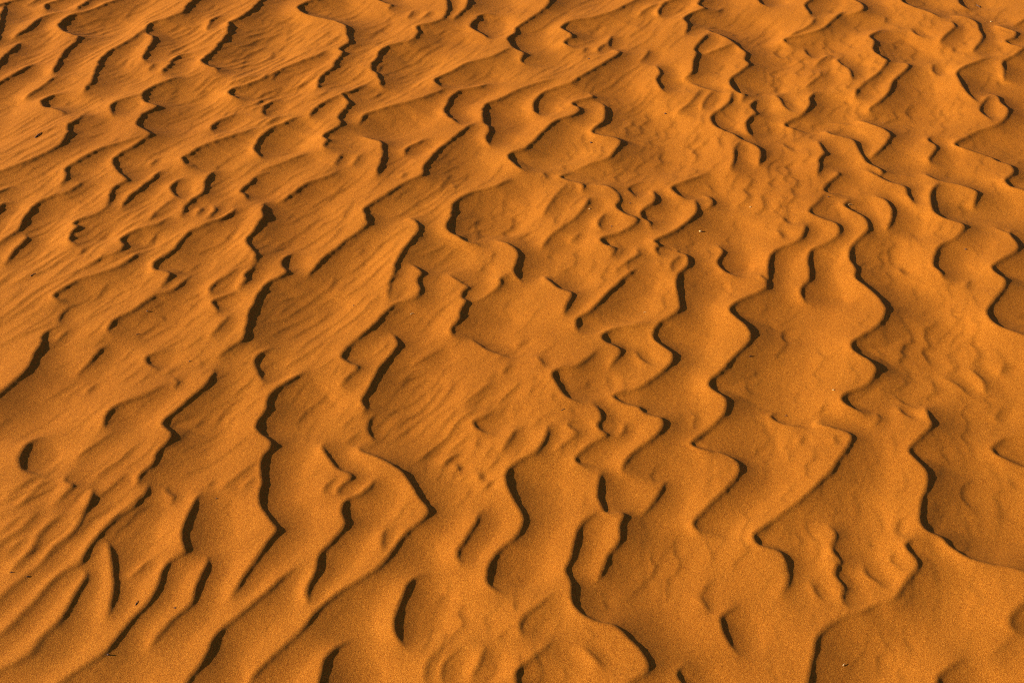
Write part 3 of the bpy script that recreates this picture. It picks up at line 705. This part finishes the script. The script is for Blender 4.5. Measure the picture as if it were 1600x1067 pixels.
BM = {'dark': plain('dark_stone', (.07, .028, .014)), 'pale': plain('pale_stone', (.52, .33, .12), .5),
      'twig': plain('dry_twig', (.085, .04, .02)), 'straw': plain('dry_straw', (.55, .38, .16))}
def zat(x, y):
    fx_ = ((x - X0) / RES) % NX; fy_ = ((y - Y0) / RES) % NY; i_, j_ = int(fx_), int(fy_); u_, v_ = fx_ - i_, fy_ - j_
    g = lambda a, b: float(Hm[b % NY, a % NX])
    return (g(i_, j_) * (1 - u_) + g(i_ + 1, j_) * u_) * (1 - v_) + (g(i_, j_ + 1) * (1 - u_) + g(i_ + 1, j_ + 1) * u_) * v_
NAMES = {'dark': ('pebble', 'pebble', 'dark pebbles scattered on the sand'), 'pale': ('pebble', 'pebble', 'pale pebbles scattered on the sand'),
         'twig': ('twig', 'twig', 'dry twigs lying on the sand'), 'straw': ('straw_fragment', 'straw', 'straw fragments lying on the sand')}
random.seed(5)
for kind, x, y, s, ang, label in BITS:
    bm = bmesh.new(); z = zat(x, y)
    if kind in ('dark', 'pale'):
        bmesh.ops.create_icosphere(bm, subdivisions=2, radius=s / 2)
        ax3 = [random.uniform(.8, 1.25), random.uniform(.7, 1.0), random.uniform(.55, .8)]
        cuts = [Vector((random.gauss(0, 1), random.gauss(0, 1), random.gauss(0, 1))).normalized() for _ in range(6)]
        for v in bm.verts:
            for c_ in cuts:                                  # worn flat facets
                d = v.co.dot(c_) - s * .40
                if d > 0: v.co -= c_ * d * .85
            v.co *= random.uniform(.96, 1.04); v.co = Vector((v.co.x * ax3[0], v.co.y * ax3[1], v.co.z * ax3[2]))
        lift = s * .16
    else:
        n_ = 12; r0 = max(s * .075, .0008) * (1.1 if kind == 'straw' else 1.0)
        curl = 1.1 if kind == 'straw' else .25; rings = []
        for i in range(n_ + 1):
            t_ = i / n_; px_ = (t_ - .5) * s; py_ = math.sin(t_ * math.pi) * s * .12 * curl * random.uniform(.9, 1.1); pz_ = math.sin(t_ * math.pi) * s * .10 * curl
            rr = r0 * (1 - .55 * t_) * random.uniform(.88, 1.12)
            rings.append([bm.verts.new((px_, py_ + math.cos(a_) * rr, pz_ + math.sin(a_) * rr * (.55 if kind == 'straw' else 1))) for a_ in [q * math.pi / 3 for q in range(6)]])
        for i in range(n_):
            for q in range(6): bm.faces.new((rings[i][q], rings[i][(q + 1) % 6], rings[i + 1][(q + 1) % 6], rings[i + 1][q]))
        bm.faces.new(rings[0][::-1]); bm.faces.new(rings[-1])
        if kind == 'twig' and s > .012:                      # a broken side stub
            b0 = rings[7][0].co.copy(); st_ = [bm.verts.new(b0 + Vector((math.cos(a_) * r0 * .5, 0, math.sin(a_) * r0 * .5))) for a_ in (0, 2.1, 4.2)]
            tp = bm.verts.new(b0 + Vector((s * .10, s * .16, s * .03)))
            for q in range(3): bm.faces.new((st_[q], st_[(q + 1) % 3], tp))
        lift = r0 * .7
    bmesh.ops.recalc_face_normals(bm, faces=bm.faces)
    me_ = bpy.data.meshes.new(NAMES[kind][0]); bm.to_mesh(me_); bm.free()
    me_.polygons.foreach_set('use_smooth', [kind != 'dark'] * len(me_.polygons)); me_.materials.append(BM[kind])
    o = bpy.data.objects.new(NAMES[kind][0], me_); sc.collection.objects.link(o)
    o.location = (x, y, z + lift); o.rotation_euler = (0, 0, math.radians(ang))
    if kind in ('twig', 'straw'):                            # lie along the slope
        c0, s0 = math.cos(math.radians(ang)) * s * .45, math.sin(math.radians(ang)) * s * .45
        o.rotation_euler = (0, -math.atan2(zat(x + c0, y + s0) - zat(x - c0, y - s0), s * .9), math.radians(ang))
    o['label'] = label; o['category'] = NAMES[kind][1]; o['group'] = NAMES[kind][2]
